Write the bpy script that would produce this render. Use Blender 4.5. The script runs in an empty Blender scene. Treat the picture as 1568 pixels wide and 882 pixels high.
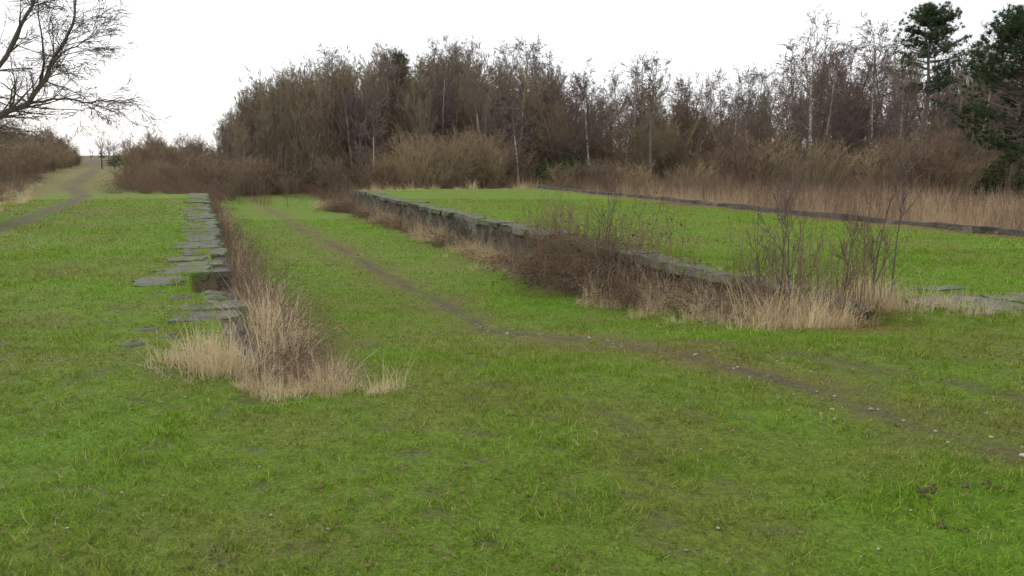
import bpy, math, random
import numpy as np
R = np.random.default_rng(11)
random.seed(5)
S_, C_ = 0.3618, 0.9323
EYE = 1.9
def uv2xy(u, v): return -S_*u + C_*v, C_*u + S_*v
def xy2uv(X, Y): return -S_*X + C_*Y, C_*X + S_*Y
def ss(x, a, b):
    t = np.clip((np.asarray(x, float)-a)/(b-a), 0, 1); return t*t*(3-2*t)
def _h(i, j, sd):
    n = (i*374761393 + j*668265263 + sd*144269504) & 0xffffffff
    n = ((n ^ (n >> 13))*1274126177) & 0xffffffff
    return ((n ^ (n >> 16)) & 0xffff)/65535.0
def vn(x, y, sd=0):
    xi = np.floor(x).astype(np.int64); yi = np.floor(y).astype(np.int64)
    fx = x-xi; fy = y-yi; fx = fx*fx*(3-2*fx); fy = fy*fy*(3-2*fy)
    a = _h(xi, yi, sd); b = _h(xi+1, yi, sd); c = _h(xi, yi+1, sd); d = _h(xi+1, yi+1, sd)
    return (a*(1-fx)+b*fx)*(1-fy) + (c*(1-fx)+d*fx)*fy
def fbm(x, y, s, o=3, sd=0):
    t = 0; a = 1; n = 0
    for k in range(o):
        t = t + a*vn(x*s*2**k+17.3*k, y*s*2**k-9.1*k, sd+k); n += a; a *= .5
    return t/n

# ---------------------------------------------------------------- terrain
def floor_z(u):
    t = np.clip((u-6.0)/4.5, 0, None)
    return -0.88*(1-np.exp(-t**1.3))
def height(X, Y):
    X = np.asarray(X, float); Y = np.asarray(Y, float)
    u, v = xy2uv(X, Y)
    far = ss(u, 42, 42.4)
    L = ss(v, .15, .30)*(1-far) + ss(v, -3, 3)*far
    P = ss(v, 7.7, 7.85)*(1-far)*(1-ss(v, 17.75, 17.9))
    pl = np.maximum(1-L, P)
    z = floor_z(u)*(1-pl)
    pit = ss(u, 11.7, 11.95)*(1-ss(u, 13.5, 13.8))*ss(v, -.22, -.05)*(1-ss(v, .3, .5))
    z = np.where(pit > 0, z-np.maximum(0, z+.62)*pit, z)
    z = z + .16*(1-ss(u, -1, 7))
    z = z + 4.2*np.exp(-((X+8)/24)**2/2 - ((Y-95)/22)**2/2)*ss(Y, 50, 66)*ss(v, 1, 16)
    m = (fbm(X, Y, .35, 3, 3)-.5)*.12 + (fbm(X, Y, 2.2, 2, 9)-.5)*.045
    edge = np.minimum(np.minimum(abs(v-.1), abs(v-7.9)), 1.0)
    return z + m*(.15+.85*edge)
PU = [-6, 3.2, 4.5, 6, 8.35, 11, 14.9, 21.6, 38, 60]; PV = [5.2, 4.7, 4.45, 4.4, 4.2, 3.8, 4.0, 3.8, 3.4, 3.0]
LU = [0, 20, 24, 34, 41, 54, 98, 200]; LV = [-6.5, -5.2, -4.8, -4.6, -4.9, -7, -10.5, -19]
def masks(X, Y):
    u, v = xy2uv(X, Y)
    wob = (fbm(X, Y, .8, 2, 31)-.5)*.35
    vc = np.interp(u, PU, PV)+wob
    n1 = fbm(X, Y, 3.2, 3, 41)
    n2 = fbm(X, Y, .45, 3, 51)
    n3 = fbm(X, Y, 1.1, 3, 61)
    bed = np.exp(-((v-vc)/.13)**2)*np.clip(.75+2.6*(n1-.47), 0, 1.1)
    bed = bed*(.6+.5*ss(n2, .35, .6))*(1-.4*ss(u, 24, 42))
    bed2 = np.exp(-((v-vc)/.45)**2)*ss(n1, .54, .70)*.55
    bed = np.maximum(bed, bed2*(u > 2))
    v2 = np.interp(u, [-4, 1, 4.1, 7.2, 9.0], [8.5, 6.7, 5.8, 4.9, 4.3])+wob
    m2 = .75*np.exp(-((v-v2)/.13)**2)*ss(n1, .38, .58)*(u < 9.5)
    lw = .42+.25*ss(u, 34, 60)
    vl = np.interp(u, LU, LV)+wob
    ml = np.exp(-((v-vl)/lw)**4)*np.clip(.70+1.8*(n1-.45), 0, .95)*(u > 8)
    mud = np.clip(np.maximum(np.maximum(bed, m2), ml*ss(u, 10, 20)), 0, 1)
    sp = ss(fbm(X, Y, 6.5, 3, 71), .64, .76)*.6*ss(n2, .38, .6)
    mud = np.maximum(mud, sp*(v < 7.4))
    dry = .34*ss(n3, .42, .70)+.20*ss(n2, .45, .65)+.50*np.exp(-((v-vc)/.6)**2)*(u > 3)*(v > .5)
    dry = dry + .18*ss(-v, .5, 4)
    dry = dry + .15*(v > 7.8)*ss(n1, .4, .7) + .9*np.exp(-((v-17.4)/.5)**2)*(u > 12)
    dry = dry + .5*ss(u, 38, 60)*(v < 0) + .4*ss(u, 45, 60)
    verge = ss(-v, 6, 7.5)*ss(u, 14, 24)
    dry = dry+.8*verge
    dry = dry + .8*np.exp(-((v-.7)/.35)**2)*(u > 6.5) + .8*np.exp(-((v-7.2)/.5)**2)*(u > 6.5)
    n = (n2-.5)*4
    wild = np.maximum(ss(v+n, 17.6, 18.6), ss(u+n, 42, 44)*ss(v, 6, 7.8))
    wild = np.maximum(wild, ss(u+n*1.5, 58, 64)*ss(v, -3, -1))
    wild = np.maximum(wild, ss(u+n, 44, 50)*ss(v, -4+.0, -2.2)*(v < 1.5))
    wild = np.maximum(wild, ss(-(v-np.interp(u, LU, LV))+n*.6, 3.5, 5)*ss(u, 24, 40))
    wild = np.maximum(wild, ss(u, 130, 150))
    wild = np.maximum(wild, (u > 11.7)*(u < 13.8)*(v > -.15)*(v < .6)*1.)
    return np.clip(mud, 0, 1), np.clip(dry, 0, 1), wild

# ---------------------------------------------------------------- helpers
def mk_mesh(name, V, faces, mats=(), attrs=None, smooth=False):
    me = bpy.data.meshes.new(name)
    V = np.ascontiguousarray(V, dtype=np.float32)
    me.vertices.add(len(V)); me.vertices.foreach_set('co', V.ravel())
    loops = []; starts = []; mi = []; off = 0
    for F, m in faces:
        F = np.asarray(F, dtype=np.int32)
        if len(F) == 0: continue
        k = F.shape[1]; loops.append(F.ravel()); starts.append(off+np.arange(len(F))*k)
        mi.append(np.full(len(F), m)); off += F.size
    loops = np.concatenate(loops).astype(np.int32); starts = np.concatenate(starts).astype(np.int32)
    mi = np.concatenate(mi).astype(np.int32)
    me.loops.add(len(loops)); me.loops.foreach_set('vertex_index', loops)
    me.polygons.add(len(starts)); me.polygons.foreach_set('loop_start', starts)
    me.polygons.foreach_set('material_index', mi)
    if smooth: me.polygons.foreach_set('use_smooth', np.ones(len(starts), dtype=bool))
    for m in mats: me.materials.append(m)
    if attrs:
        for k, a in attrs.items():
            at = me.attributes.new(k, 'FLOAT', 'POINT'); at.data.foreach_set('value', np.ascontiguousarray(a, dtype=np.float32))
    me.update(calc_edges=True)
    return me
def mk_obj(name, me, link=True):
    o = bpy.data.objects.new(name, me)
    if link: bpy.context.scene.collection.objects.link(o)
    return o
class Geo:
    def __init__(s): s.V = []; s.F = []; s.n = 0
    def add(s, V, F, m=0):
        V = np.asarray(V, float).reshape(-1, 3)
        if len(V) == 0: return
        s.V.append(V); s.F.append((np.asarray(F)+s.n, m)); s.n += len(V)
    def mesh(s, name, mats, smooth=False): return mk_mesh(name, np.concatenate(s.V), s.F, mats, None, smooth)
def nrm(a): return a/np.maximum(np.linalg.norm(a, axis=-1, keepdims=True), 1e-9)
def prisms(segs, n=3):
    A = np.asarray(segs, float); p0 = A[:, 0:3]; p1 = A[:, 3:6]; r0 = A[:, 6]; r1 = A[:, 7]
    d = nrm(p1-p0)
    ref = np.where(abs(d[:, 2:3]) < .95, np.array([[0, 0, 1.]]), np.array([[1., 0, 0]]))
    a = nrm(np.cross(d, ref)); b = np.cross(d, a)
    th = np.arange(n)*2*np.pi/n
    ring = np.cos(th)[None, :, None]*a[:, None, :]+np.sin(th)[None, :, None]*b[:, None, :]
    V = np.stack([p0[:, None]+ring*r0[:, None, None], p1[:, None]+ring*r1[:, None, None]], 1)
    N = len(A); base = (np.arange(N)*2*n)[:, None]; k = np.arange(n); k2 = (k+1) % n
    F = np.stack([base+k, base+k2, base+n+k2, base+n+k], 2).reshape(-1, 4)
    return V.reshape(-1, 3), F
def add_segs(g, segs, m=0, thick=.03, mt=None):
    A = np.asarray(segs, float); big = A[:, 6] > thick
    if big.any():
        V, F = prisms(A[big], 7); g.add(V, F, m if mt is None else mt)
    if (~big).any():
        V, F = prisms(A[~big], 3); g.add(V, F, m)
def leaves(c, size, flat=0.0):
    c = np.asarray(c, float); N = len(c)
    a = nrm(R.normal(size=(N, 3))*np.array([1, 1, 1-flat])); b = nrm(np.cross(a, nrm(R.normal(size=(N, 3)))))
    if flat > .5: b = nrm(np.cross(a, np.array([0, 0, 1.])+R.normal(size=(N, 3))*.25))
    s = size*R.uniform(.6, 1.3, N)[:, None]
    V = np.stack([c-a*s, c-b*s*.55, c+a*s, c+b*s*.55], 1).reshape(-1, 3)
    return V, np.arange(N*4).reshape(-1, 4)
def blades(N, rad, h0, h1, l0, l1, w, seg=3):
    rr = rad*np.sqrt(R.random(N)); az0 = R.uniform(0, 6.283, N)
    b = np.stack([rr*np.cos(az0), rr*np.sin(az0), np.full(N, -.03)], 1)
    az = az0+R.normal(0, 1.0, N); h = h0+(h1-h0)*R.random(N)**1.6; ln = R.uniform(l0, l1, N)
    dr = np.stack([np.cos(az), np.sin(az), np.zeros(N)], 1)
    sa = az+np.pi/2+R.normal(0, .7, N); sd = np.stack([np.cos(sa), np.sin(sa), np.zeros(N)], 1)
    ts = np.linspace(0, 1, seg+1); P = []
    kink = R.random(N) < .3
    for t in ts:
        q = b+dr*(ln*h*t**1.7)[:, None]
        q[:, 2] += h*t*(1-.35*ln*t)-np.where(kink, h*.5*max(0, t-.5)*1.6, 0)
        ww = (w*R.uniform(.8, 1.2, N)*(1-.8*t))[:, None]
        P += [q-sd*ww, q+sd*ww]
    V = np.stack(P, 1).reshape(-1, 3); m = 2*(seg+1); base = (np.arange(N)*m)[:, None]
    F = np.concatenate([base+np.array([[2*i, 2*i+1, 2*i+3, 2*i+2]]) for i in range(seg)])
    return V, F

# ---------------------------------------------------------------- materials
def nodes(name):
    m = bpy.data.materials.new(name); m.use_nodes = True; nt = m.node_tree
    b = nt.nodes['Principled BSDF']; b.inputs['Roughness'].default_value = .85
    b.inputs['Specular IOR Level'].default_value = .15
    return m, nt, b
def mixc(nt, f, a, b, mode='MIX'):
    n = nt.nodes.new('ShaderNodeMix'); n.data_type = 'RGBA'; n.blend_type = mode
    for s, x in ((0, f), (6, a), (7, b)):
        if isinstance(x, bpy.types.NodeSocket): nt.links.new(x, n.inputs[s])
        elif s == 0: n.inputs[0].default_value = x
        else: n.inputs[s].default_value = (*x, 1)
    return n.outputs[2]
def noise(nt, sc, det=4, vec=None, ro=.6):
    n = nt.nodes.new('ShaderNodeTexNoise'); n.inputs['Scale'].default_value = sc; n.inputs['Detail'].default_value = det
    n.inputs['Roughness'].default_value = ro
    if vec is not None: nt.links.new(vec, n.inputs['Vector'])
    return n.outputs['Fac']
def ramp(nt, x, a, b, lo=0., hi=1.):
    n = nt.nodes.new('ShaderNodeMapRange'); n.inputs[1].default_value = a; n.inputs[2].default_value = b
    n.inputs[3].default_value = lo; n.inputs[4].default_value = hi; nt.links.new(x, n.inputs[0]); return n.outputs[0]
def attr(nt, name):
    n = nt.nodes.new('ShaderNodeAttribute'); n.attribute_name = name; return n.outputs['Fac']
def math_(nt, op, a, b):
    n = nt.nodes.new('ShaderNodeMath'); n.operation = op
    for i, x in enumerate((a, b)):
        if isinstance(x, bpy.types.NodeSocket): nt.links.new(x, n.inputs[i])
        else: n.inputs[i].default_value = x
    return n.outputs[0]
def tex(nt, w='Object'):
    n = nt.nodes.new('ShaderNodeTexCoord'); return n.outputs[w]
def bump(nt, b, h, st, dist=.03):
    n = nt.nodes.new('ShaderNodeBump'); n.inputs['Strength'].default_value = st; n.inputs['Distance'].default_value = dist
    nt.links.new(h, n.inputs['Height']); nt.links.new(n.outputs[0], b.inputs['Normal'])

def lawn_material(name, blade):
    m, nt, b = nodes(name); P = tex(nt)
    n1 = ramp(nt, noise(nt, 1.3, 4, P), .3, .7); n2 = ramp(nt, noise(nt, 14, 4, P), .35, .65)
    g = mixc(nt, n1, (.150, .265, .018), (.195, .335, .026))
    g = mixc(nt, n2, g, mixc(nt, .55, g, (.10, .19, .016)))
    d = mixc(nt, n2, (.25, .225, .06), (.16, .145, .045))
    c = mixc(nt, attr(nt, 'dry'), g, d)
    md = mixc(nt, n2, (.105, .082, .05), (.165, .135, .085))
    c = mixc(nt, attr(nt, 'mud'), c, md)
    wl = mixc(nt, n1, (.20, .15, .085), (.10, .075, .045))
    c = mixc(nt, attr(nt, 'wild'), c, wl)
    if blade:
        r = attr(nt, 'rnd')
        c = mixc(nt, ramp(nt, r, .90, .98), c, (.34, .29, .12))
        c = mixc(nt, 1.0, c, mixc(nt, ramp(nt, r, 0, .8), (.6, .64, .62), (1.45, 1.4, 1.35)), 'MULTIPLY')
        tr = nt.nodes.new('ShaderNodeBsdfTranslucent'); nt.links.new(c, tr.inputs[0])
        ms = nt.nodes.new('ShaderNodeMixShader'); ms.inputs[0].default_value = .35
        nt.links.new(b.outputs[0], ms.inputs[1]); nt.links.new(tr.outputs[0], ms.inputs[2])
        nt.links.new(ms.outputs[0], nt.nodes['Material Output'].inputs[0])
    else:
        n3 = noise(nt, 38, 5, P, .7)
        c = mixc(nt, 1.0, c, mixc(nt, ramp(nt, n3, .32, .68), (.5, .5, .5), (1.15, 1.15, 1.1)), 'MULTIPLY')
        bump(nt, b, n3, .9, .05)
    nt.links.new(c, b.inputs['Base Color'])
    return m
M_ground = lawn_material('ground_turf', False); M_blade = lawn_material('grass_blade', True)

def plant_mat(name, ca, cb, trans=0., sc=6.):
    m, nt, b = nodes(name)
    oi = nt.nodes.new('ShaderNodeObjectInfo').outputs['Random']
    n = ramp(nt, noise(nt, sc, 3, tex(nt)), .35, .65)
    f = math_(nt, 'ADD', math_(nt, 'MULTIPLY', oi, .6), math_(nt, 'MULTIPLY', n, .4))
    c = mixc(nt, f, ca, cb); nt.links.new(c, b.inputs['Base Color'])
    if trans:
        tr = nt.nodes.new('ShaderNodeBsdfTranslucent'); nt.links.new(c, tr.inputs[0])
        ms = nt.nodes.new('ShaderNodeMixShader'); ms.inputs[0].default_value = trans
        nt.links.new(b.outputs[0], ms.inputs[1]); nt.links.new(tr.outputs[0], ms.inputs[2])
        nt.links.new(ms.outputs[0], nt.nodes['Material Output'].inputs[0])
    return m
M_straw = plant_mat('dry_straw', (.74, .62, .40), (.44, .33, .19), .3, 25)
M_reed = plant_mat('reed_straw', (.58, .44, .27), (.32, .23, .135), .3, 8)
M_bram = plant_mat('bramble_stem', (.26, .165, .115), (.14, .10, .075), 0, 8)
M_stem2 = plant_mat('shrub_stem', (.38, .29, .165), (.20, .155, .10), 0, 2)
M_deadleaf = plant_mat('dead_leaf', (.26, .17, .09), (.14, .10, .06), .2, 9)
M_green = plant_mat('evergreen_leaf', (.08, .115, .035), (.04, .065, .022), .2, 9)
M_twigA = plant_mat('twig_olive', (.31, .26, .16), (.18, .15, .10), 0, 1)
M_twigB = plant_mat('twig_purple', (.23, .17, .15), (.145, .11, .105), 0, 1)
M_twigC = plant_mat('twig_brown', (.26, .19, .125), (.15, .115, .085), 0, 1)
M_trunk = plant_mat('bark_grey', (.44, .40, .29), (.24, .215, .155), 0, 3)
M_bark = plant_mat('bark_dark', (.20, .17, .13), (.11, .092, .075), 0, 6)
M_sap = plant_mat('sapling_bark', (.17, .125, .11), (.11, .08, .07), 0, 6)
M_pine = plant_mat('pine_needles', (.08, .12, .05), (.042, .07, .034), .2, 2)
def birchbark():
    m, nt, b = nodes('birch_bark'); P = tex(nt)
    mp = nt.nodes.new('ShaderNodeMapping'); mp.inputs['Scale'].default_value = (1, 1, 6); nt.links.new(P, mp.inputs[0])
    n = ramp(nt, noise(nt, 2.0, 4, mp.outputs[0]), .50, .60)
    nt.links.new(mixc(nt, n, (.50, .47, .41), (.14, .13, .11)), b.inputs['Base Color']); return m
M_birch = birchbark()
def stone():
    m, nt, b = nodes('coping_stone'); P = tex(nt)
    n1 = ramp(nt, noise(nt, 3.5, 5, P), .35, .65); n2 = noise(nt, 40, 4, P); n3 = noise(nt, 2.6, 6, P, .8)
    c = mixc(nt, n1, (.165, .155, .13), (.09, .084, .072))
    c = mixc(nt, ramp(nt, n2, .55, .7), c, (.22, .21, .175))
    c = mixc(nt, ramp(nt, n3, .49, .56), c, (.10, .14, .033))
    nt.links.new(c, b.inputs['Base Color']); bump(nt, b, n2, .7, .014); return m
M_stone = stone()
def wallm():
    m, nt, b = nodes('platform_brick'); P = tex(nt)
    sp = nt.nodes.new('ShaderNodeSeparateXYZ'); nt.links.new(P, sp.inputs[0])
    cb = nt.nodes.new('ShaderNodeCombineXYZ'); nt.links.new(sp.outputs[0], cb.inputs[0]); nt.links.new(sp.outputs[2], cb.inputs[1])
    br = nt.nodes.new('ShaderNodeTexBrick'); nt.links.new(cb.outputs[0], br.inputs['Vector'])
    br.inputs['Scale'].default_value = 1; br.inputs['Brick Width'].default_value = .23; br.inputs['Row Height'].default_value = .075
    br.inputs['Mortar Size'].default_value = .006; br.inputs['Color1'].default_value = (.085, .068, .053, 1)
    br.inputs['Color2'].default_value = (.06, .052, .044, 1); br.inputs['Mortar'].default_value = (.10, .092, .08, 1)
    n1 = noise(nt, 1.7, 5, P, .7); n2 = noise(nt, 20, 4, P); n3 = noise(nt, .9, 5, P, .8)
    c = mixc(nt, ramp(nt, n1, .52, .62), br.outputs[0], (.17, .155, .125))
    c = mixc(nt, ramp(nt, n2, .5, .75), c, (.045, .05, .025))
    c = mixc(nt, ramp(nt, n3, .52, .60), c, (.035, .03, .022))
    nt.links.new(c, b.inputs['Base Color']); bump(nt, b, n2, .6, .02); return m
M_wall = wallm()
def simple(name, ca, cb, sc=5):
    m, nt, b = nodes(name); n = ramp(nt, noise(nt, sc, 4, tex(nt)), .35, .65)
    nt.links.new(mixc(nt, n, ca, cb), b.inputs['Base Color']); return m
M_peb = simple('pebble_stone', (.46, .42, .35), (.24, .21, .17), 9)
M_leaf = simple('leaf_litter', (.20, .13, .07), (.10, .065, .04), 7)
M_clod = simple('mud_clod', (.075, .052, .034), (.12, .09, .055), 30)
M_post = simple('weathered_timber', (.13, .11, .09), (.07, .06, .05), 12)

# ---------------------------------------------------------------- ground sheet
def ext(a0, a1, step, lo, hi):
    mid = np.arange(a0, a1, step); L = []; x = a0; s = step
    while x > lo: s *= 1.22; x -= s; L.append(x)
    H = []; x = mid[-1]; s = step
    while x < hi: s *= 1.16; x += s; H.append(x)
    return np.array(L[::-1]+list(mid)+H)
us = ext(-3, 46, .13, -60, 900); vs = ext(-13, 21, .10, -700, 700)
vs = np.unique(np.round(np.concatenate([vs, [.15, .2, .25, .3, 7.7, 7.75, 7.8, 7.85, 17.75, 17.82, 17.9]]), 3))
UU, VV = np.meshgrid(us, vs, indexing='ij'); X, Y = uv2xy(UU.ravel(), VV.ravel()); Z = height(X, Y)
nu, nv = len(us), len(vs); ii, jj = np.meshgrid(np.arange(nu-1), np.arange(nv-1), indexing='ij'); a = (ii*nv+jj).ravel()
F = np.stack([a, a+nv, a+nv+1, a+1], 1)
F = F[:, ::-1]
mud, dry, wild = masks(X, Y)
me = mk_mesh('ground', np.stack([X, Y, Z], 1), [(F, 0)], [M_ground], dict(mud=mud, dry=dry, wild=wild), True)
mk_obj('ground', me)

# ---------------------------------------------------------------- slabs layout
slabsL = [(9.7, 10.3, -.42, .40), (10.34, 10.95, -.30, .44), (12.5, 13.6, -.95, -.25), (13.7, 14.5, -.75, .05), (14.55, 15.2, -.55, .35), (15.3, 16.1, -.6, .1)]; u = 16.2
while u < 41:
    l = random.uniform(.7, 1.5)
    if not (random.random() < .08): slabsL.append((u, u+l-.0, -.45+random.uniform(-.10, .12), .43+random.uniform(-.12, .02)))
    u += l
slabsR = []; u = 7.7
while u < 41.5:
    l = random.uniform(.8, 1.8)
    if random.random() > .14: slabsR.append((u, u+l-.02, 7.52+random.uniform(-.04, .10), 8.15+random.uniform(-.2, .2)))
    u += l
v = 8.45
while v < 15:
    l = random.uniform(.7, 1.4); slabsR.append((6.75+random.uniform(-.12, .12), 7.8+random.uniform(-.25, .1), v, v+l-.03)); v += l
slabsR += [(8.3, 8.95, 8.5, 9.3), (8.1, 8.5, 9.4, 10.3)]
def on_slab(u, v, pad=0.0):
    m = np.zeros(u.shape, bool)
    for (a, b, c, d) in slabsL+slabsR: m |= (u > a+pad) & (u < b-pad) & (v > c+pad) & (v < d-pad)
    return m
# ---------------------------------------------------------------- grass blades
def scatter(y0, y1, dens, hs, ws):
    n = int(dens*(y1-y0)*(1.45*(y0+y1)/2+4))
    Yr = R.uniform(y0, y1, n*2); half = .725*Yr+2.0
    keep = R.random(n*2) < half/(.725*y1+2.0); Yr = Yr[keep][:n]; half = half[keep][:n]
    Xr = R.uniform(-1, 1, len(Yr))*half
    u, v = xy2uv(Xr, Yr); mu, dr, wi = masks(Xr, Yr)
    k = (R.random(len(Xr)) > mu*1.15) & (wi < .5)
    os_ = on_slab(u, v, .03); moss = fbm(u, v, 2.6, 3, 5)
    k &= ~(os_ & (moss < .58))
    k &= ~((v > .0) & (v < .5) & (u > 7.6) & ~os_) & ~((v > 7.55) & (v < 7.95) & (u > 7.6) & ~os_)
    cl = fbm(Xr, Yr, 9., 2, 95); k &= (R.random(len(Xr)) < .5+1.1*ss(cl, .3, .6))
    Xr, Yr, mu, dr, wi, cl, os_ = [q[k] for q in (Xr, Yr, mu, dr, wi, cl, os_)]; N = len(Xr)
    lush = ss(fbm(Xr, Yr, .9, 3, 91), .5, .7)
    h = hs*R.uniform(.45, 1.2, N)*(.65+.5*lush+.7*ss(cl, .5, .75))*(1-.4*dr)*(1-.4*mu); w = ws*R.uniform(.6, 1.2, N)
    Zr = height(Xr, Yr)+os_*.03; az = R.uniform(0, 6.283, N); ln = R.uniform(.2, 1.5, N)*h; az2 = az+R.uniform(.6, 2.5, N)
    b = np.stack([Xr, Yr, Zr-.004], 1); s = np.stack([np.cos(az2)*w, np.sin(az2)*w, 0*w], 1)
    t = b+np.stack([np.cos(az)*ln, np.sin(az)*ln, h], 1)
    V = np.stack([b-s, b+s, t], 1).reshape(-1, 3)
    at = [np.repeat(q, 3) for q in (mu*.6, dr, wi, R.random(N))]
    return V, at
parts = [scatter(2.2, 5, 4000, .036, .0038), scatter(5, 9, 2500, .040, .0050), scatter(9, 16, 1000, .045, .0075), scatter(16, 34, 240, .052, .013)]
V = np.concatenate([p[0] for p in parts]); at = [np.concatenate([p[1][i] for p in parts]) for i in range(4)]
me = mk_mesh('grass', V, [(np.arange(len(V)).reshape(-1, 3), 0)], [M_blade], dict(mud=at[0], dry=at[1], wild=at[2], rnd=at[3]))
mk_obj('grass', me); print('blades', len(V)//3)

# ---------------------------------------------------------------- platforms (local: x=u, y=-v)
ANG = math.atan2(C_, -S_)
import bmesh
def slab_obj(name, slabs, parent, zt=.03, tilt=1.0):
    bm = bmesh.new()
    for (a, b, c, d) in slabs:
        r = bmesh.ops.create_cube(bm, size=1); vs_ = r['verts']
        dz = random.uniform(-.02, .015)*tilt; tx = random.uniform(-.03, .03)*tilt; ty = random.uniform(-.035, .035)*tilt
        for q in vs_:
            x, y, z = q.co
            q.co = ((a+b)/2+x*(b-a)+random.uniform(-.06, .06)*tilt, -((c+d)/2)+y*(d-c)+random.uniform(-.06, .06), zt-.075+z*.15+dz+x*tx+y*ty)
        es = list({e for q in vs_ for e in q.link_edges})
        bmesh.ops.bevel(bm, geom=es, offset=.022, segments=2, affect='EDGES')
    bmesh.ops.subdivide_edges(bm, edges=[e for e in bm.edges if e.calc_length() > .3], cuts=8, use_grid_fill=True)
    P = np.array([q.co[:] for q in bm.verts]); dx = (fbm(P[:, 0], P[:, 1], 4, 3, 21)-.5)*.22; dy = (fbm(P[:, 0], P[:, 1], 4, 3, 27)-.5)*.26; dz = (fbm(P[:, 0], P[:, 1], 3, 3, 29)-.5)*.05
    for i, q in enumerate(bm.verts):
        q.co.x += dx[i]+(random.random()-.5)*.014; q.co.y += dy[i]+(random.random()-.5)*.014; q.co.z += dz[i]+(random.random()-.5)*.006
    me = bpy.data.meshes.new(name); bm.to_mesh(me); bm.free(); me.materials.append(M_stone)
    o = mk_obj(name, me); o.parent = parent; return o
def wall_obj(name, u0, u1, vf, vb, parent, top=-.05, axis='u', bottom=-1.3, step=.12):
    n = int((u1-u0)/step)+1; U = np.linspace(u0, u1, n); zs = np.linspace(bottom, top, 12); V = []; F = []
    prof = [(vf, z) for z in zs]+[((vf+vb)/2, top+.005), (vb, top)]+[(vb, bottom)]
    m = len(prof)
    for i, uu in enumerate(U):
        for (vv, z) in prof:
            q = (vn(np.array([uu*4.]), np.array([z*9.]), 4)[0]-.5)*.07+(random.random()-.5)*.014
            jj = (vn(np.array([uu*1.5]), np.array([2.]), 8)[0]-.5)*.06
            V.append((uu, -(vv+q), z+(jj if z > top-.3 else 0)) if axis == 'u' else (vv+q, -uu, z+(jj if z > top-.3 else 0)))
    for i in range(n-1):
        for j in range(m-1): F.append((i*m+j, (i+1)*m+j, (i+1)*m+j+1, i*m+j+1))
    g = Geo(); g.add(V, F)
    for e0 in (0, (n-1)*m):   # close the ends of the wall between front face and back
        pts = [V[e0+j] for j in range(m)]; k0 = g.n
        fr = pts[:12]; bk = [(p[0], pts[-1][1], p[2]) if axis == 'u' else (pts[-1][0], p[1], p[2]) for p in fr]
        g.add(fr+bk, [(j, j+1, 12+j+1, 12+j) for j in range(11)])
    me = g.mesh(name, [M_wall]); o = mk_obj(name, me); o.parent = parent; return o
for k in range(2):
    e = bpy.data.objects.new('station_platform', None); bpy.context.scene.collection.objects.link(e); e.rotation_euler = (0, 0, ANG)
    if k == 0:
        slab_obj('coping_stones', slabsR, e, .025); wall_obj('retaining_wall', 7.6, 42.2, 7.6, 7.95, e)
        wall_obj('end_wall', 7.6, 17.9, 42.25, 42.0, e, axis='v')
        wall_obj('back_wall', 12, 42.2, 17.95, 17.65, e, top=.12)
    else:
        slab_obj('coping_stones', slabsL, e, .018, .5); wall_obj('retaining_wall', 13.8, 42.2, .42, .08, e, top=-.03); wall_obj('retaining_wall_stub', 7.6, 11.8, .42, .08, e, top=-.04)
g = Geo()
def rock(g, x, y, z, sx, sy, sz, seed):
    rr = np.random.default_rng(seed); n, m = 10, 6; V = []
    for i in range(m+1):
        ph = math.pi*i/m
        for j in range(n):
            t = 2*math.pi*j/n; q = 1+rr.uniform(-.18, .18)
            V.append((x+sx*q*math.sin(ph)*math.cos(t), y+sy*q*math.sin(ph)*math.sin(t), z+sz*q*math.cos(ph)))
    F = [(i*n+j, i*n+(j+1) % n, (i+1)*n+(j+1) % n, (i+1)*n+j) for i in range(m) for j in range(n)]
    g.add(V, F)
for i, (u, v, s) in enumerate([(8.7, -.7, .18), (8.9, -.35, .12), (9.4, -.6, .15), (11.4, -.3, .2), (11.65, .1, .2), (11.2, .15, .2), (8.3, -.15, .12), (11.9, -.6, .15)]):
    x, y = uv2xy(u, v); rock(g, x, y, float(height(x, y))-.03, s, s*.7, .06, i)
mk_obj('broken_stones', g.mesh('broken_stones', [M_stone]))

# ---------------------------------------------------------------- trees
def grow(S, p, d, L, r, lv, P):
    ns = P['ns'][lv]; st = L/ns; last = lv >= len(P['ns'])-1
    nch = 0 if last else P['nc'][lv]
    ts = sorted(random.uniform(P['t0'][lv], 1) for _ in range(nch)); ci = 0; up = P['up'][lv]; jt = P['jt'][lv]; r0 = r
    for i in range(ns):
        d = [d[0]+random.gauss(0, jt), d[1]+random.gauss(0, jt), d[2]+random.gauss(0, jt*.7)+up]
        m = math.sqrt(d[0]**2+d[1]**2+d[2]**2); d = [q/m for q in d]
        q = [p[0]+d[0]*st, p[1]+d[1]*st, p[2]+d[2]*st]; r1 = max(P['rmin'], r0*(1-.85*(i+1)/ns))
        S.append((*p, *q, r, r1))
        while ci < nch and ts[ci] <= (i+1)/ns:
            t = ts[ci]; ci += 1; f = t*ns-i
            b = [p[k]+(q[k]-p[k])*f for k in range(3)]
            an = math.radians(random.gauss(P['an'][lv], 9)); az = random.uniform(0, 6.283)
            w = [math.cos(az), math.sin(az), 0.2*math.sin(az*3)]; dt = sum(w[k]*d[k] for k in range(3)); w = [w[k]-dt*d[k] for k in range(3)]
            m = math.sqrt(sum(x*x for x in w)) or 1; w = [x/m for x in w]
            cd = [d[k]*math.cos(an)+w[k]*math.sin(an) for k in range(3)]
            cl = L*P['lr'][lv]*(1-P.get('tap', .55)*t)*random.uniform(.7, 1.2)
            grow(S, b, cd, cl, max(P['rmin'], r1*P['rr'][lv]), lv+1, P)
        p, r = q, r1
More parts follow.
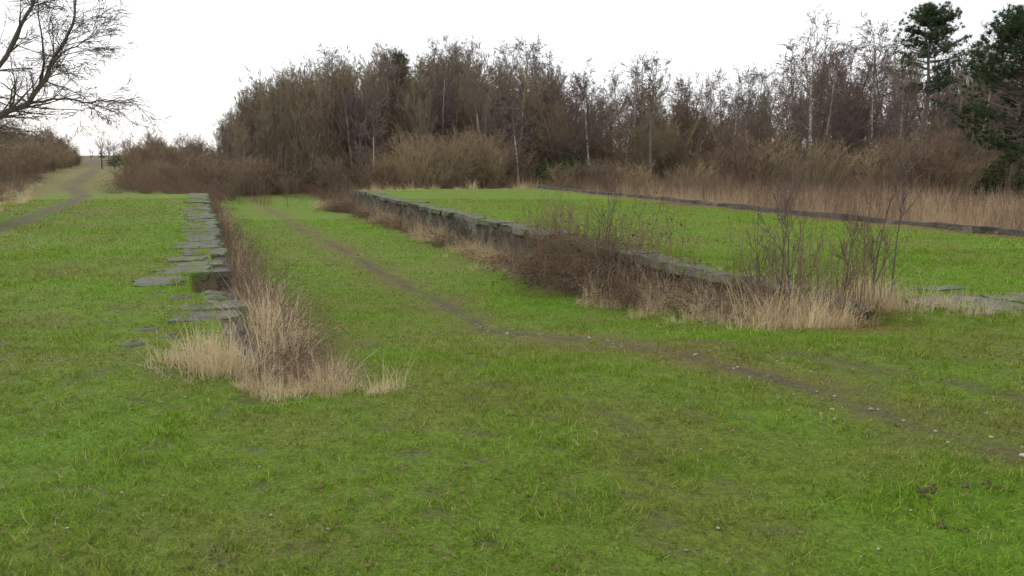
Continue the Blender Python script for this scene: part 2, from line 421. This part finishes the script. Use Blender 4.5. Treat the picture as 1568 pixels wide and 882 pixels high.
def tree_mesh(name, H, P, mats, stems=1, spread=.0, base=.1, lean=.0):
    S = []
    for s in range(stems):
        az = random.uniform(0, 6.283); sp = spread*random.uniform(.3, 1)
        d = [math.cos(az)*sp+lean, math.sin(az)*sp, 1]; h = H*random.uniform(.75, 1) if stems > 1 else H
        grow(S, [math.cos(az)*.2*(stems > 1), math.sin(az)*.2*(stems > 1), -.1], d, h, base*random.uniform(.7, 1), 0, P)
    A = np.array(S); zm = A[:, 5].max(); A[:, :6] *= H/zm
    g = Geo(); add_segs(g, A, 0, .035, 1); return g.mesh(name, mats)
P_up = dict(ns=[9, 5, 4, 3], nc=[14, 5, 4], t0=[.25, .2, .15], up=[.06, .10, .08, .05], jt=[.04, .09, .12, .15], an=[28, 30, 32], lr=[.42, .5, .55], rr=[.45, .5, .6], rmin=.011)
P_birch = dict(ns=[11, 6, 5, 3], nc=[32, 8, 5], t0=[.18, .2, .2], up=[.07, .03, -.04, -.12], jt=[.03, .09, .12, .12], an=[42, 38, 40], lr=[.36, .5, .55], rr=[.4, .5, .6], rmin=.010)
P_round = dict(ns=[7, 6, 5, 3], nc=[15, 8, 6], t0=[.18, .2, .2], up=[.05, .07, .05, .03], jt=[.06, .12, .15, .18], an=[42, 42, 42], lr=[.6, .5, .5], rr=[.55, .5, .55], rmin=.011)
P_bush = dict(ns=[6, 5, 4], nc=[9, 6], t0=[.1, .1], up=[.06, .06, .04], jt=[.13, .16, .2], an=[38, 40], lr=[.6, .55], rr=[.6, .7], rmin=.006)
templ = {}
def tcoll(key, meshes):
    c = bpy.data.collections.new(key)
    for i, m in enumerate(meshes): c.objects.link(bpy.data.objects.new('%s_%02d' % (key, i), m))
    templ[key] = c
tcoll('copse_tree', [tree_mesh('ct%d' % i, 10, P_up, [(M_twigA, M_twigC, M_twigA, M_twigB, M_twigA, M_twigC)[i], M_trunk if i % 2 else M_bark], stems=3, spread=.20, base=.10) for i in range(6)])
tcoll('birch_t', [tree_mesh('bt%d' % i, 10, P_birch, [M_twigB if i < 3 else M_twigA, M_birch if i < 1 else M_trunk], base=.12) for i in range(4)])
tcoll('round_t', [tree_mesh('rt%d' % i, 10, P_round, [M_twigC if i else M_twigB, M_bark], base=.16, stems=1+i % 2, spread=.15) for i in range(4)])
tcoll('shrub_t', [tree_mesh('st%d' % i, 3, P_bush, [(M_twigC, M_stem2, M_bram, M_stem2)[i % 4], M_trunk], base=.03, stems=10, spread=.6) for i in range(4)])
def bramble(name, n, L, leaf_n, green, r=.0055):
    S = []; tips = []
    for i in range(n):
        az = random.uniform(0, 6.283); rr = random.uniform(0, .35); p = [math.cos(az)*rr, math.sin(az)*rr, -.05]
        a2 = az+random.gauss(0, .7); e = random.uniform(.5, 2.5); d = [math.cos(a2), math.sin(a2), e]; l = L*random.uniform(.4, 1.35); ns = 9; g_ = random.uniform(.1, .42)
        for k in range(ns):
            m = math.sqrt(sum(x*x for x in d)); d = [x/m for x in d]
            q = [p[j]+d[j]*l/ns for j in range(3)]; S.append((*p, *q, r*(1-.07*k), r*(1-.07*(k+1)))); tips.append(q)
            if random.random() < .25:
                dd = nrm(np.array([random.gauss(0, 1), random.gauss(0, 1), random.gauss(.3, .6)])); e2 = [q[j]+dd[j]*L*.2 for j in range(3)]
                S.append((*q, *e2, r*.6, r*.3)); tips.append(e2)
            d = [d[0]+random.gauss(0, .13), d[1]+random.gauss(0, .13), d[2]-g_]; p = q
    g = Geo(); V, F = prisms(S, 3); g.add(V, F, 0)
    tips = np.array([t for t in tips if t[2] > .05])
    c = tips[R.integers(0, len(tips), leaf_n)]+R.normal(0, .02, (leaf_n, 3)); V, F = leaves(c, .024); g.add(V, F, 1)
    if green:
        c = tips[R.integers(0, len(tips), green)]+R.normal(0, .03, (green, 3)); V, F = leaves(c, .034); g.add(V, F, 2)
    return g.mesh(name, [M_bram, M_deadleaf, M_green])
tcoll('bramble_t', [bramble('br%d' % i, (50, 42, 50, 45)[i], 1.5, 90, (0, 150, 25, 0)[i]) for i in range(4)])
def tuft(name, N, rad, h0, h1, l0, l1, w, m):
    g = Geo(); V, F = blades(N, rad, h0, h1, l0, l1, w); g.add(V, F, 0); return g.mesh(name, [m])
tcoll('straw_t', [tuft('sw0', 70, .22, .15, .70, .05, 1.0, .0046, M_straw), tuft('sw1', 75, .28, .08, .40, .3, 1.6, .0046, M_straw), tuft('sw2', 55, .22, .2, .95, .03, .7, .0044, M_straw)])
tcoll('reed_t', [tuft('rd%d' % i, 90, .40, .5, 1.45, .03, .45, .008, M_reed) for i in range(3)])
def stalks(name, n, H, r):
    S = []
    P = dict(ns=[6, 3], nc=[7], t0=[.5], up=[.1, .15], jt=[.05, .1], an=[30], lr=[.28], rr=[.7], rmin=.002)
    for i in range(n):
        az = random.uniform(0, 6.28); q = random.uniform(0, .35)
        grow(S, [math.cos(az)*q, math.sin(az)*q, -.05], [random.gauss(0, .15), random.gauss(0, .15), 1], H*random.uniform(.5, 1.1), r, 0, P)
    g = Geo(); V, F = prisms(S, 3); g.add(V, F, 0); return g.mesh(name, [M_bram])
tcoll('stalk_t', [stalks('sk%d' % i, 9, 1.3, .006) for i in range(3)])
def leafbush(name, N):
    lob = [(random.gauss(0, .6), random.gauss(0, .6), U0) for U0 in (.3, .5, .8, .4, .7, 1.1, .35)]
    C = []
    for (x, y, z) in lob:
        k = N//7; c = nrm(R.normal(size=(k, 3)))*R.uniform(.2, 1, (k, 1))**.5*np.array([.55, .55, .5])*random.uniform(.7, 1.2); c += np.array([x, y, z]); C.append(c)
    c = np.concatenate(C)+R.normal(0, .06, (N//7*7, 3)); c = c[c[:, 2] > 0]; c = c[fbm(c[:, 0]+c[:, 2], c[:, 1]-c[:, 2], 3.5, 2, 3) > .38]
    g = Geo(); V, F = leaves(c, .05); g.add(V, F, 0); return g.mesh(name, [M_green])
tcoll('ivy_t', [leafbush('iv%d' % i, 2600) for i in range(3)])

def instancer(name, key, pts):
    A = np.array(pts, float); N = len(A)
    me = bpy.data.meshes.new(name); me.vertices.add(N); me.vertices.foreach_set('co', A[:, :3].astype(np.float32).ravel())
    r = me.attributes.new('rot', 'FLOAT_VECTOR', 'POINT'); rv = np.zeros((N, 3), np.float32); rv[:, 2] = A[:, 3]; rv[:, 0] = R.normal(0, .04, N); rv[:, 1] = R.normal(0, .04, N); r.data.foreach_set('vector', rv.ravel())
    s = me.attributes.new('scl', 'FLOAT_VECTOR', 'POINT'); sv = np.stack([A[:, 4], A[:, 4], A[:, 5]], 1).astype(np.float32); s.data.foreach_set('vector', sv.ravel())
    ix = me.attributes.new('idx', 'INT', 'POINT'); ix.data.foreach_set('value', A[:, 6].astype(np.int32))
    o = mk_obj(name, me); ng = bpy.data.node_groups.new(name, 'GeometryNodeTree')
    ng.interface.new_socket('Geometry', in_out='INPUT', socket_type='NodeSocketGeometry'); ng.interface.new_socket('Geometry', in_out='OUTPUT', socket_type='NodeSocketGeometry')
    N_ = ng.nodes; gi = N_.new('NodeGroupInput'); go = N_.new('NodeGroupOutput'); ip = N_.new('GeometryNodeInstanceOnPoints'); ci = N_.new('GeometryNodeCollectionInfo')
    ci.inputs[0].default_value = templ[key]; ci.inputs['Separate Children'].default_value = True; ci.inputs['Reset Children'].default_value = True
    def na(nm, t):
        n = N_.new('GeometryNodeInputNamedAttribute'); n.data_type = t; n.inputs[0].default_value = nm; return n.outputs[0]
    e = N_.new('FunctionNodeEulerToRotation'); l = ng.links.new
    l(gi.outputs[0], ip.inputs['Points']); l(ci.outputs[0], ip.inputs['Instance']); ip.inputs['Pick Instance'].default_value = True
    l(na('idx', 'INT'), ip.inputs['Instance Index']); l(na('rot', 'FLOAT_VECTOR'), e.inputs[0]); l(e.outputs[0], ip.inputs['Rotation']); l(na('scl', 'FLOAT_VECTOR'), ip.inputs['Scale'])
    l(ip.outputs[0], go.inputs[0])
    md = o.modifiers.new('scatter', 'NODES'); md.node_group = ng; return o
def pt(x, y, s, n, sz=None, dz=0.):
    return (x, y, float(height(x, y))+dz, random.uniform(0, 6.283), s, s if sz is None else sz, random.randrange(n))
def puv(u, v, s, n, sz=None, dz=0.):
    x, y = uv2xy(u, v); return pt(x, y, s, n, sz, dz)
U_ = random.uniform
OX = [330, 360, 400, 450, 520, 600, 640, 700, 760, 800, 850, 930, 1000, 1050, 1100, 1190, 1210, 1250, 1300, 1350, 1400, 1480, 1568, 1900]
OY = [205, 165, 130, 98, 80, 72, 88, 60, 82, 62, 84, 96, 92, 122, 100, 112, 60, 12, 52, 30, 52, 55, 40, 50]
def wood(n, x0, x1, y0, y1, lo, hi, nt_):
    L = []
    for i in range(n):
        xi = U_(x0, x1); Yd = U_(y0, y1); Xd = (xi-784)/1242*Yd; zt = EYE+(235-np.interp(xi, OX, OY))*Yd/1230*U_(lo, hi)
        zg = float(height(Xd, Yd)); h = (zt-zg)/10
        if h < .15: continue
        L.append(pt(Xd, Yd, h*U_(.9, 1.15), nt_, h))
    return L
instancer('woodland', 'copse_tree', wood(120, 345, 870, 70, 105, .75, 1.04, 6)+wood(75, 350, 820, 58, 72, .5, .95, 6)+wood(40, 860, 1700, 60, 85, .5, 1., 6)+wood(26, 335, 430, 85, 130, .85, 1., 6))
instancer('birch_wood', 'birch_t', wood(34, 480, 860, 60, 85, .8, 1.08, 4)+wood(78, 820, 1750, 55, 90, .55, 1.08, 4))
instancer('broadleaf_wood', 'round_t', wood(50, 840, 1750, 55, 95, .5, 1.04, 4)+wood(22, 400, 860, 60, 100, .6, 1.04, 4))
L = []
for i in range(270):
    xi = U_(300, 1800); Yd = U_(50, 66) if xi < 900 else U_(44, 66); Xd = (xi-784)/1242*Yd; s = U_(.45, 1.1)*(1+.45*(xi > 1100))
    L.append(pt(Xd, Yd, s*1.2, 4, s))
for i in range(34):
    Yd = U_(48, 56); xi = U_(600, 770); q = pt((xi-784)/1242*Yd, Yd, 1.2, 4, U_(.8, 1.6)); L.append(q[:6]+(random.choice([1, 3]),))
for i in range(100):
    xi = U_(360, 900); Yd = U_(58, 80); s = U_(1.0, 1.7)*min(1, (xi-300)/160); q = pt((xi-784)/1242*Yd, Yd, s*1.0, 4, s); L.append(q[:6]+(random.choice([0, 2, 0, 1]),))
for i in range(110):
    xi = U_(880, 1800); Yd = U_(56, 80); s = U_(1.0, 2.0); L.append(pt((xi-784)/1242*Yd, Yd, s*.9, 4, s))
for i in range(170):
    u = U_(40, 170); v = np.interp(u, LU, LV)-U_(3.2, 11); L.append(puv(u, v, U_(.8, 1.4)*min(1, .6+.5*(np.interp(u, LU, LV)-v-3)/3), 4))
for i in range(110):
    u = U_(75, 180); v = np.interp(u, LU, LV)+U_(3.0, 17); L.append(puv(u, v, U_(.6, 1.2), 4))
for i in range(40): L.append(puv(U_(46, 75), U_(-4.0, 3), U_(.35, .6), 4))
instancer('thicket', 'shrub_t', L)
L = []
for i in range(120):
    u = U_(44, 200); v = np.interp(u, LU, LV)-U_(6, 20); L.append(puv(u, v, U_(.38, .55)*(1+.002*u), 4))
for i in range(110):
    u = U_(170, 270); L.append(puv(u, U_(-75, 30), U_(.4, .8), 4))
for i in range(40):
    u = U_(95, 170); L.append(puv(u, np.interp(u, LU, LV)+U_(7, 20), U_(.35, .55), 4))
instancer('distant_trees', 'round_t', L)
# brambles
L = []
for i in range(250):
    u = U_(43, 58); v = U_(2.5, 20)
    if v < 7 and u < 58: continue
    L.append(puv(u, v, U_(.8, 1.4), 4))
for i in range(120): L.append(puv(U_(57, 64), U_(-3, 8), U_(.9, 1.5), 4))
for i in range(90): L.append(puv(U_(43, 60), U_(-4, 1.2), U_(.6, 1.2), 4))
for i in range(160): L.append(puv(U_(10, 60), U_(23, 40), U_(.8, 1.5), 4))
for i in range(75):
    u = 8.5+31*random.random()**1.3; L.append(puv(u, U_(.45, .85), U_(.42, .8), 4))
for i in range(28): L.append(puv(U_(11.5, 16.5), U_(6.6, 7.6), U_(.6, 1.3), 4))
for i in range(9):
    q = puv(U_(12.6, 15.5), U_(7.0, 7.9), U_(1.0, 1.5), 4); L.append(q[:6]+(1,))
for i in range(20): L.append(puv(U_(8.6, 12), U_(6.8, 7.6), U_(.4, .85), 4))
for i in range(85): L.append(puv(U_(16, 42), U_(6.7, 7.5), U_(.35, .9), 4))
for i in range(16): L.append(puv(U_(38, 43), U_(6.0, 7.4), U_(.6, 1.), 4))
for i in range(80):
    u = U_(20, 70); L.append(puv(u, np.interp(u, LU, LV)-U_(2.5, 8), U_(.6, 1.2), 4))
for i in range(12): L.append(puv(U_(6.6, 9.0), U_(.5, 1.1), U_(.28, .48), 4))
instancer('bramble_patch', 'bramble_t', L)
L = []
for i in range(28): L.append(puv(7.6+random.gauss(0, .30), .05+random.gauss(0, .22), U_(.5, .9), 3))
for i in range(22): L.append(puv(6.7+random.gauss(0, .32), .9+random.gauss(0, .26), U_(.35, .6), 3))
for i in range(36): L.append(puv(U_(6.3, 8.6), U_(-.15, 1.3), U_(.2, .55), 3))
for i in range(110): L.append(puv(U_(8.2, 16), .5+abs(random.gauss(0, .22)), U_(.55, 1.1), 3))
for i in range(300):
    u = 9+33*random.random()**1.2; L.append(puv(u, .45+abs(random.gauss(0, .22)), U_(.5, 1.25), 3))
for i in range(10): L.append(puv(U_(12, 13.6), U_(0., .35), U_(.5, .85), 3))
for i in range(660):
    u = 7.4+35*random.random()**1.3; L.append(puv(u, 7.5-abs(random.gauss(0, .46)), U_(.3, 1.1), 3))
for (cu, cv, n, s) in [(8.2, 7.1, 22, 1.05), (7.8, 8.0, 20, .9), (7.6, 7.5, 22, .55), (7.2, 8.6, 16, .45), (9.5, 6.8, 18, .75), (11.8, 6.5, 20, .6), (7.0, 9.6, 14, .3), (6.7, 10.8, 10, .25), (10.5, 7.9, 8, .5)]:
    for i in range(n): L.append(puv(cu+random.gauss(0, .33), cv+random.gauss(0, .33), s*U_(.4, 1.15), 3))
for i in range(90): L.append(puv(U_(41, 44), U_(5.5, 18), U_(.7, 1.2), 3))
for i in range(160):
    u = U_(16, 60); L.append(puv(u, np.interp(u, LU, LV)-U_(1.5, 6), U_(.5, 1.), 3))
for i in range(120): L.append(puv(U_(12, 42), 17.95+abs(random.gauss(0, .3)), U_(.6, 1.3), 3))
instancer('dry_grass', 'straw_t', L)
L = []
for i in range(1500):
    u = U_(6, 60); v = 18.3+18*random.random()**1.5
    if fbm(np.array([u*1.]), np.array([v*1.]), .25, 2, 7)[0] < .36: continue
    k = .75+.7*fbm(np.array([u*1.]), np.array([v*1.]), .5, 2, 17)[0]
    L.append(puv(u, v, U_(.8, 1.15), 3, k*U_(.6, 1.15)))
for i in range(160): L.append(puv(U_(43, 50), U_(8, 20), .8, 3, U_(.5, .9)))
instancer('reed_bed', 'reed_t', L)
L = []
for i in range(380): L.append(puv(U_(9, 58), U_(18.2, 30), U_(.9, 1.7), 3))
for i in range(60): L.append(puv(8+30*random.random(), U_(.45, .8), U_(.4, .9), 3))
for i in range(26): L.append(puv(U_(11.5, 17), U_(6.8, 7.6), U_(.9, 1.6), 3))
for i in range(60): L.append(puv(U_(43, 62), U_(-3, 12), U_(.9, 1.5), 3))
for i in range(24): L.append(puv(U_(7.6, 9.5), U_(6.8, 8.2), U_(.5, 1.1), 3))
instancer('dead_weeds', 'stalk_t', L)
L = []
for (xi, Yd, s) in [(840, 56, 1.6), (870, 55, 1.8), (900, 57, 1.6), (1310, 52, 1.4), (1200, 50, 1.2), (1170, 54, 1.4), (520, 60, 1.1), (560, 52, .8), (700, 50, .7), (1480, 50, 1.6), (1520, 48, 1.6), (1250, 55, 1.7), (1400, 54, 1.6), (420, 58, .9), (275, 130, 1.8), (1050, 60, 1.5), (950, 58, 1.4), (200, 120, 1.6), (240, 150, 2.2),
                    (370, 60, .8), (470, 58, .9), (495, 62, 1.1), (590, 58, 1.0), (640, 58, 1.3), (660, 62, 1.4), (740, 58, 1.2), (780, 56, 1.4), (810, 58, 1.5), (545, 64, 1.3), (440, 64, 1.1)]:
    for k in range(3): L.append(pt((xi-784)/1242*Yd+random.gauss(0, 1.5), Yd+random.gauss(0, 1), s*U_(.5, 1.1), 3))
instancer('ivy_bush', 'ivy_t', L)

# individual trees
def place(name, me, xi, Yd, rot=0.):
    o = mk_obj(name, me); x = (xi-784)/1242*Yd; o.location = (x, Yd, float(height(x, Yd))-.1); o.rotation_euler = (0, 0, rot); return o
for (xi, Yd, yt) in [(570, 56, 120), (795, 52, 130), (905, 55, 95), (1375, 52, 75), (1240, 54, 16), (1120, 58, 100), (1490, 56, 60), (1330, 58, 50)]:
    x = (xi-784)/1242*Yd; H = EYE+(235-yt)*Yd/1230-float(height(x, Yd))
    place('birch_tree', tree_mesh('birch_tree', H, P_birch, [M_twigB, M_birch], base=.011*H), xi, Yd, U_(0, 6))
P_alder = dict(P_round); P_alder['t0'] = [.55, .3, .2]; P_alder['nc'] = [16, 8, 6]; P_alder['lr'] = [.36, .5, .5]; P_alder['an'] = [50, 42, 42]
place('alder_tree', tree_mesh('alder_tree', 9.3, P_alder, [M_bark, M_bark], base=.14, lean=.06), 990, 54)
def pine(H, rad, low, seed, nb=90):
    random.seed(seed); S = []; tufts = []; p = [0, 0, -.1]; n = 14
    for i in range(n):
        q = [p[0]+random.gauss(0, .07), p[1]+random.gauss(0, .07), p[2]+H*.96/n]; S.append((*p, *q, .19*(1-i/n)+.03, .19*(1-(i+1)/n)+.03)); p = q
    for i in range(nb):
        t = low+(1-low)*random.random()**.75; z = H*t*.94; az = U_(0, 6.28); s_ = (t-low)/(1-low)
        l = rad*min(1, (1.08-s_)*1.6)**.7*min(1, .5+s_*1.4)*U_(.35, 1.2)
        d = [math.cos(az), math.sin(az), U_(.0, .5)]; b = [0, 0, z]
        for k in range(5):
            q = [b[j]+d[j]*l/5 for j in range(3)]; S.append((*b, *q, .04*(1-k/5)+.01, .04*(1-(k+1)/5)+.01)); b = q; d[2] += .08
            if k >= 2:
                for _ in range(5): tufts.append([b[j]+random.gauss(0, .25)*(1, 1, .45)[j] for j in range(3)])
    g = Geo(); add_segs(g, S, 0, .03); T = np.array(tufts); K = 28
    c = np.repeat(T, K, 0); d = nrm(R.normal(size=(len(c), 3))+np.array([0, 0, .5])); s = nrm(np.cross(d, R.normal(size=(len(c), 3))))*.018; Ln = R.uniform(.12, .34, (len(c), 1))
    V = np.stack([c-s, c+s, c+d*Ln], 1).reshape(-1, 3); g.add(V, np.arange(len(V)).reshape(-1, 3), 1)
    return g.mesh('pine_tree', [M_bark, M_pine])
place('pine_tree', pine(13.1, 2.4, .5, 3, 80), 1408, 55); place('pine_tree', pine(10.8, 4.2, .22, 4, 175), 1552, 45); place('pine_tree', pine(9.2, 1.1, .45, 8, 28), 615, 72)
random.seed(77)
S = []
def limb(pts, r0, r1, tw=14, L=1.5):
    P = dict(ns=[6, 4, 4], nc=[7, 5], t0=[.15, .15], up=[.0, -.04, -.07], jt=[.13, .16, .18], an=[40, 42], lr=[.55, .55], rr=[.6, .7], rmin=.0055)
    pts = [np.array(p, float) for p in pts]; dense = []
    for a_, b_ in zip(pts[:-1], pts[1:]):
        for k in range(4): dense.append(a_+(b_-a_)*k/4+R.normal(0, .03, 3)*(k > 0))
    dense.append(pts[-1]); n = len(dense)-1
    for i in range(n):
        ra = r0+(r1-r0)*i/n; rb = r0+(r1-r0)*(i+1)/n; S.append((*dense[i], *dense[i+1], ra, rb))
    for i in range(tw):
        k = random.randrange(n//4, n+1); d = nrm(dense[min(k, n)]-dense[max(k-1, 0)]); w = nrm(R.normal(size=3)); dd = nrm(d*.7+w*.9+np.array([.15, 0, .1]))
        grow(S, list(dense[k]), list(dd), L*U_(.6, 1.2), max(.008, (r0+(r1-r0)*k/n)*.35), 0, P)
bx, by = -18.0, 24.5; bz = float(height(bx, by))
limb([(bx, by, bz-.1), (-17.4, 24.3, 1.4), (-16.4, 24.1, 2.3)], .24, .15, 3)
limb([(-16.4, 24.1, 2.3), (-15.3, 24, 2.85), (-14.1, 24, 3.35), (-13.3, 23.8, 4.3), (-12.4, 23.6, 5.5), (-12.0, 23.5, 6.6)], .11, .018, 42, 1.8)
limb([(-16.4, 24.1, 2.3), (-15.5, 24.3, 3.6), (-14.7, 24.5, 5.1), (-13.9, 24.6, 6.6), (-13.3, 24.7, 7.6)], .10, .018, 34, 1.7)
limb([(-14.1, 24, 3.35), (-13.2, 23.9, 3.45), (-12.1, 23.7, 3.35), (-11.2, 23.6, 3.5)], .045, .01, 20, 1.4)
limb([(-13.6, 23.9, 3.9), (-12.8, 23.6, 4.7), (-11.9, 23.5, 5.1)], .04, .012, 16, 1.4)
limb([(-13.6, 23.9, 3.9), (-13.3, 23.6, 5.0), (-13.4, 23.5, 6.4)], .04, .012, 14, 1.4)
limb([(-17.4, 24.3, 1.6), (-17.8, 24, 3.6), (-18.4, 23.8, 6)], .14, .03, 16)
limb([(-17.4, 24.3, 1.4), (-16.2, 23.5, 1.9), (-15, 23, 2.3), (-14.2, 22.8, 2.9)], .06, .01, 28, 1.4)
limb([(-17.6, 24.3, 1.0), (-16.4, 23.2, 1.0), (-15.3, 22.8, 1.5)], .05, .01, 22, 1.3)
g = Geo(); add_segs(g, S, 0, .012); mk_obj('bare_tree', g.mesh('bare_tree', [M_bark], True))
P_sap = dict(ns=[9, 5, 4], nc=[13, 4], t0=[.15, .2], up=[.03, .08, .06], jt=[.05, .1, .14], an=[34, 38], lr=[.40, .5], rr=[.5, .6], rmin=.0042)
for (u, v, H) in [(8.15, 6.95, 2.45), (8.5, 7.1, 2.0), (7.75, 7.95, 2.35), (7.7, 8.2, 1.9), (7.9, 7.6, 1.4), (13.5, 7.2, 2.4), (14.2, 7.5, 1.9), (9.2, 7.3, 1.6)]:
    o = mk_obj('birch_sapling', tree_mesh('birch_sapling', H, P_sap, [M_sap, M_sap], base=.018)); x, y = uv2xy(u, v); o.location = (x, y, float(height(x, y)))

# ---------------------------------------------------------------- pebbles, leaves, clods
g = Geo()
for i in range(120):
    u = U_(2.5, 14); v = np.interp(u, PU, PV)+random.gauss(0, .26)
    x, y = uv2xy(u, v); s = U_(.005, .013)*(1.8 if random.random() < .06 else 1); rock(g, x, y, float(height(x, y))+s*.4, s*1.2, s, s*.7, i+50)
for i in range(50):
    y = U_(3, 9); x = U_(-.65, .65)*y; s = U_(.004, .009); rock(g, x, y, float(height(x, y))+s, s*1.2, s, s*.8, i+400)
mk_obj('pebbles', g.mesh('pebbles', [M_peb]))
n = 6500; Yr = 2.5+16*R.random(n)**1.2; Xr = R.uniform(-.7, .7, n)*Yr; k = fbm(Xr, Yr, 1.6, 3, 15) > .50; Xr, Yr = Xr[k], Yr[k]
c = np.stack([Xr, Yr, height(Xr, Yr)+.02], 1); V, F = leaves(c, .015, .9); g = Geo(); g.add(V, F); mk_obj('fallen_leaves', g.mesh('fallen_leaves', [M_leaf]))
g = Geo(); q = 0
for (x, y, n, s) in [(2.25, 4.1, 8, .016), (2.62, 4.15, 8, .016), (2.2, 3.7, 8, .015), (.25, 3.5, 5, .014), (-1.4, 3.4, 4, .013), (.5, 3.25, 4, .013)]:
    for i in range(n):
        a_, b_ = x+random.gauss(0, .06), y+random.gauss(0, .05); t = s*U_(.4, 1.1); q += 1; rock(g, a_, b_, float(height(a_, b_))+t*.35, t*1.3, t, t*.7, 900+q)
mk_obj('mud_clods', g.mesh('mud_clods', [M_clod]))
e = bpy.data.objects.new('path_gate', None); bpy.context.scene.collection.objects.link(e); x, y = uv2xy(115, -10.5); e.location = (x, y, float(height(x, y)))
S = [(-.8, 0, 0, -.8, 0, 1.1, .08, .08), (.8, 0, 0, .8, 0, 1.1, .08, .08)]; g = Geo(); V, F = prisms(S, 8); g.add(V, F); o = mk_obj('posts', g.mesh('posts', [M_post])); o.parent = e
S = [(-.8, 0, h, .8, 0, h, .035, .035) for h in (.4, .7, 1.0)]; g = Geo(); V, F = prisms(S, 6); g.add(V, F); o = mk_obj('rails', g.mesh('rails', [M_post])); o.parent = e

# ---------------------------------------------------------------- world, sun, camera
w = bpy.data.worlds.new('World'); bpy.context.scene.world = w; w.use_nodes = True; nt = w.node_tree; bg = nt.nodes['Background']
sky = nt.nodes.new('ShaderNodeTexSky'); sky.sky_type = 'NISHITA'; sky.sun_disc = False; sky.sun_elevation = math.radians(28); sky.sun_rotation = math.radians(-50)
tc = nt.nodes.new('ShaderNodeTexCoord'); n = noise(nt, 1.6, 4, tc.outputs['Generated'])
cl = mixc(nt, ramp(nt, n, .3, .7), (8.2, 8.35, 8.6), (9.6, 9.65, 9.75))
nt.links.new(mixc(nt, .88, sky.outputs[0], cl), bg.inputs['Color']); bg.inputs['Strength'].default_value = .145
sd = bpy.data.lights.new('sun', 'SUN'); sd.energy = 1.3; sd.angle = math.radians(18); sd.color = (1, .97, .90)
so = bpy.data.objects.new('sun', sd); bpy.context.scene.collection.objects.link(so)
from mathutils import Vector
az = math.radians(-50); el = math.radians(28); dv = Vector((math.sin(az)*math.cos(el), math.cos(az)*math.cos(el), math.sin(el)))
so.rotation_euler = (dv).to_track_quat('Z', 'Y').to_euler()
cd = bpy.data.cameras.new('camera'); cd.sensor_width = 36; cd.lens = 28.24; cd.clip_end = 3000; cd.clip_start = .05
co = bpy.data.objects.new('camera', cd); bpy.context.scene.collection.objects.link(co); co.location = (0, 0, EYE); co.rotation_euler = (math.radians(90-9.5), 0, 0)
bpy.context.scene.camera = co
sc = bpy.context.scene; sc.view_settings.view_transform = 'Standard'; sc.view_settings.look = 'None'; sc.view_settings.exposure = 0
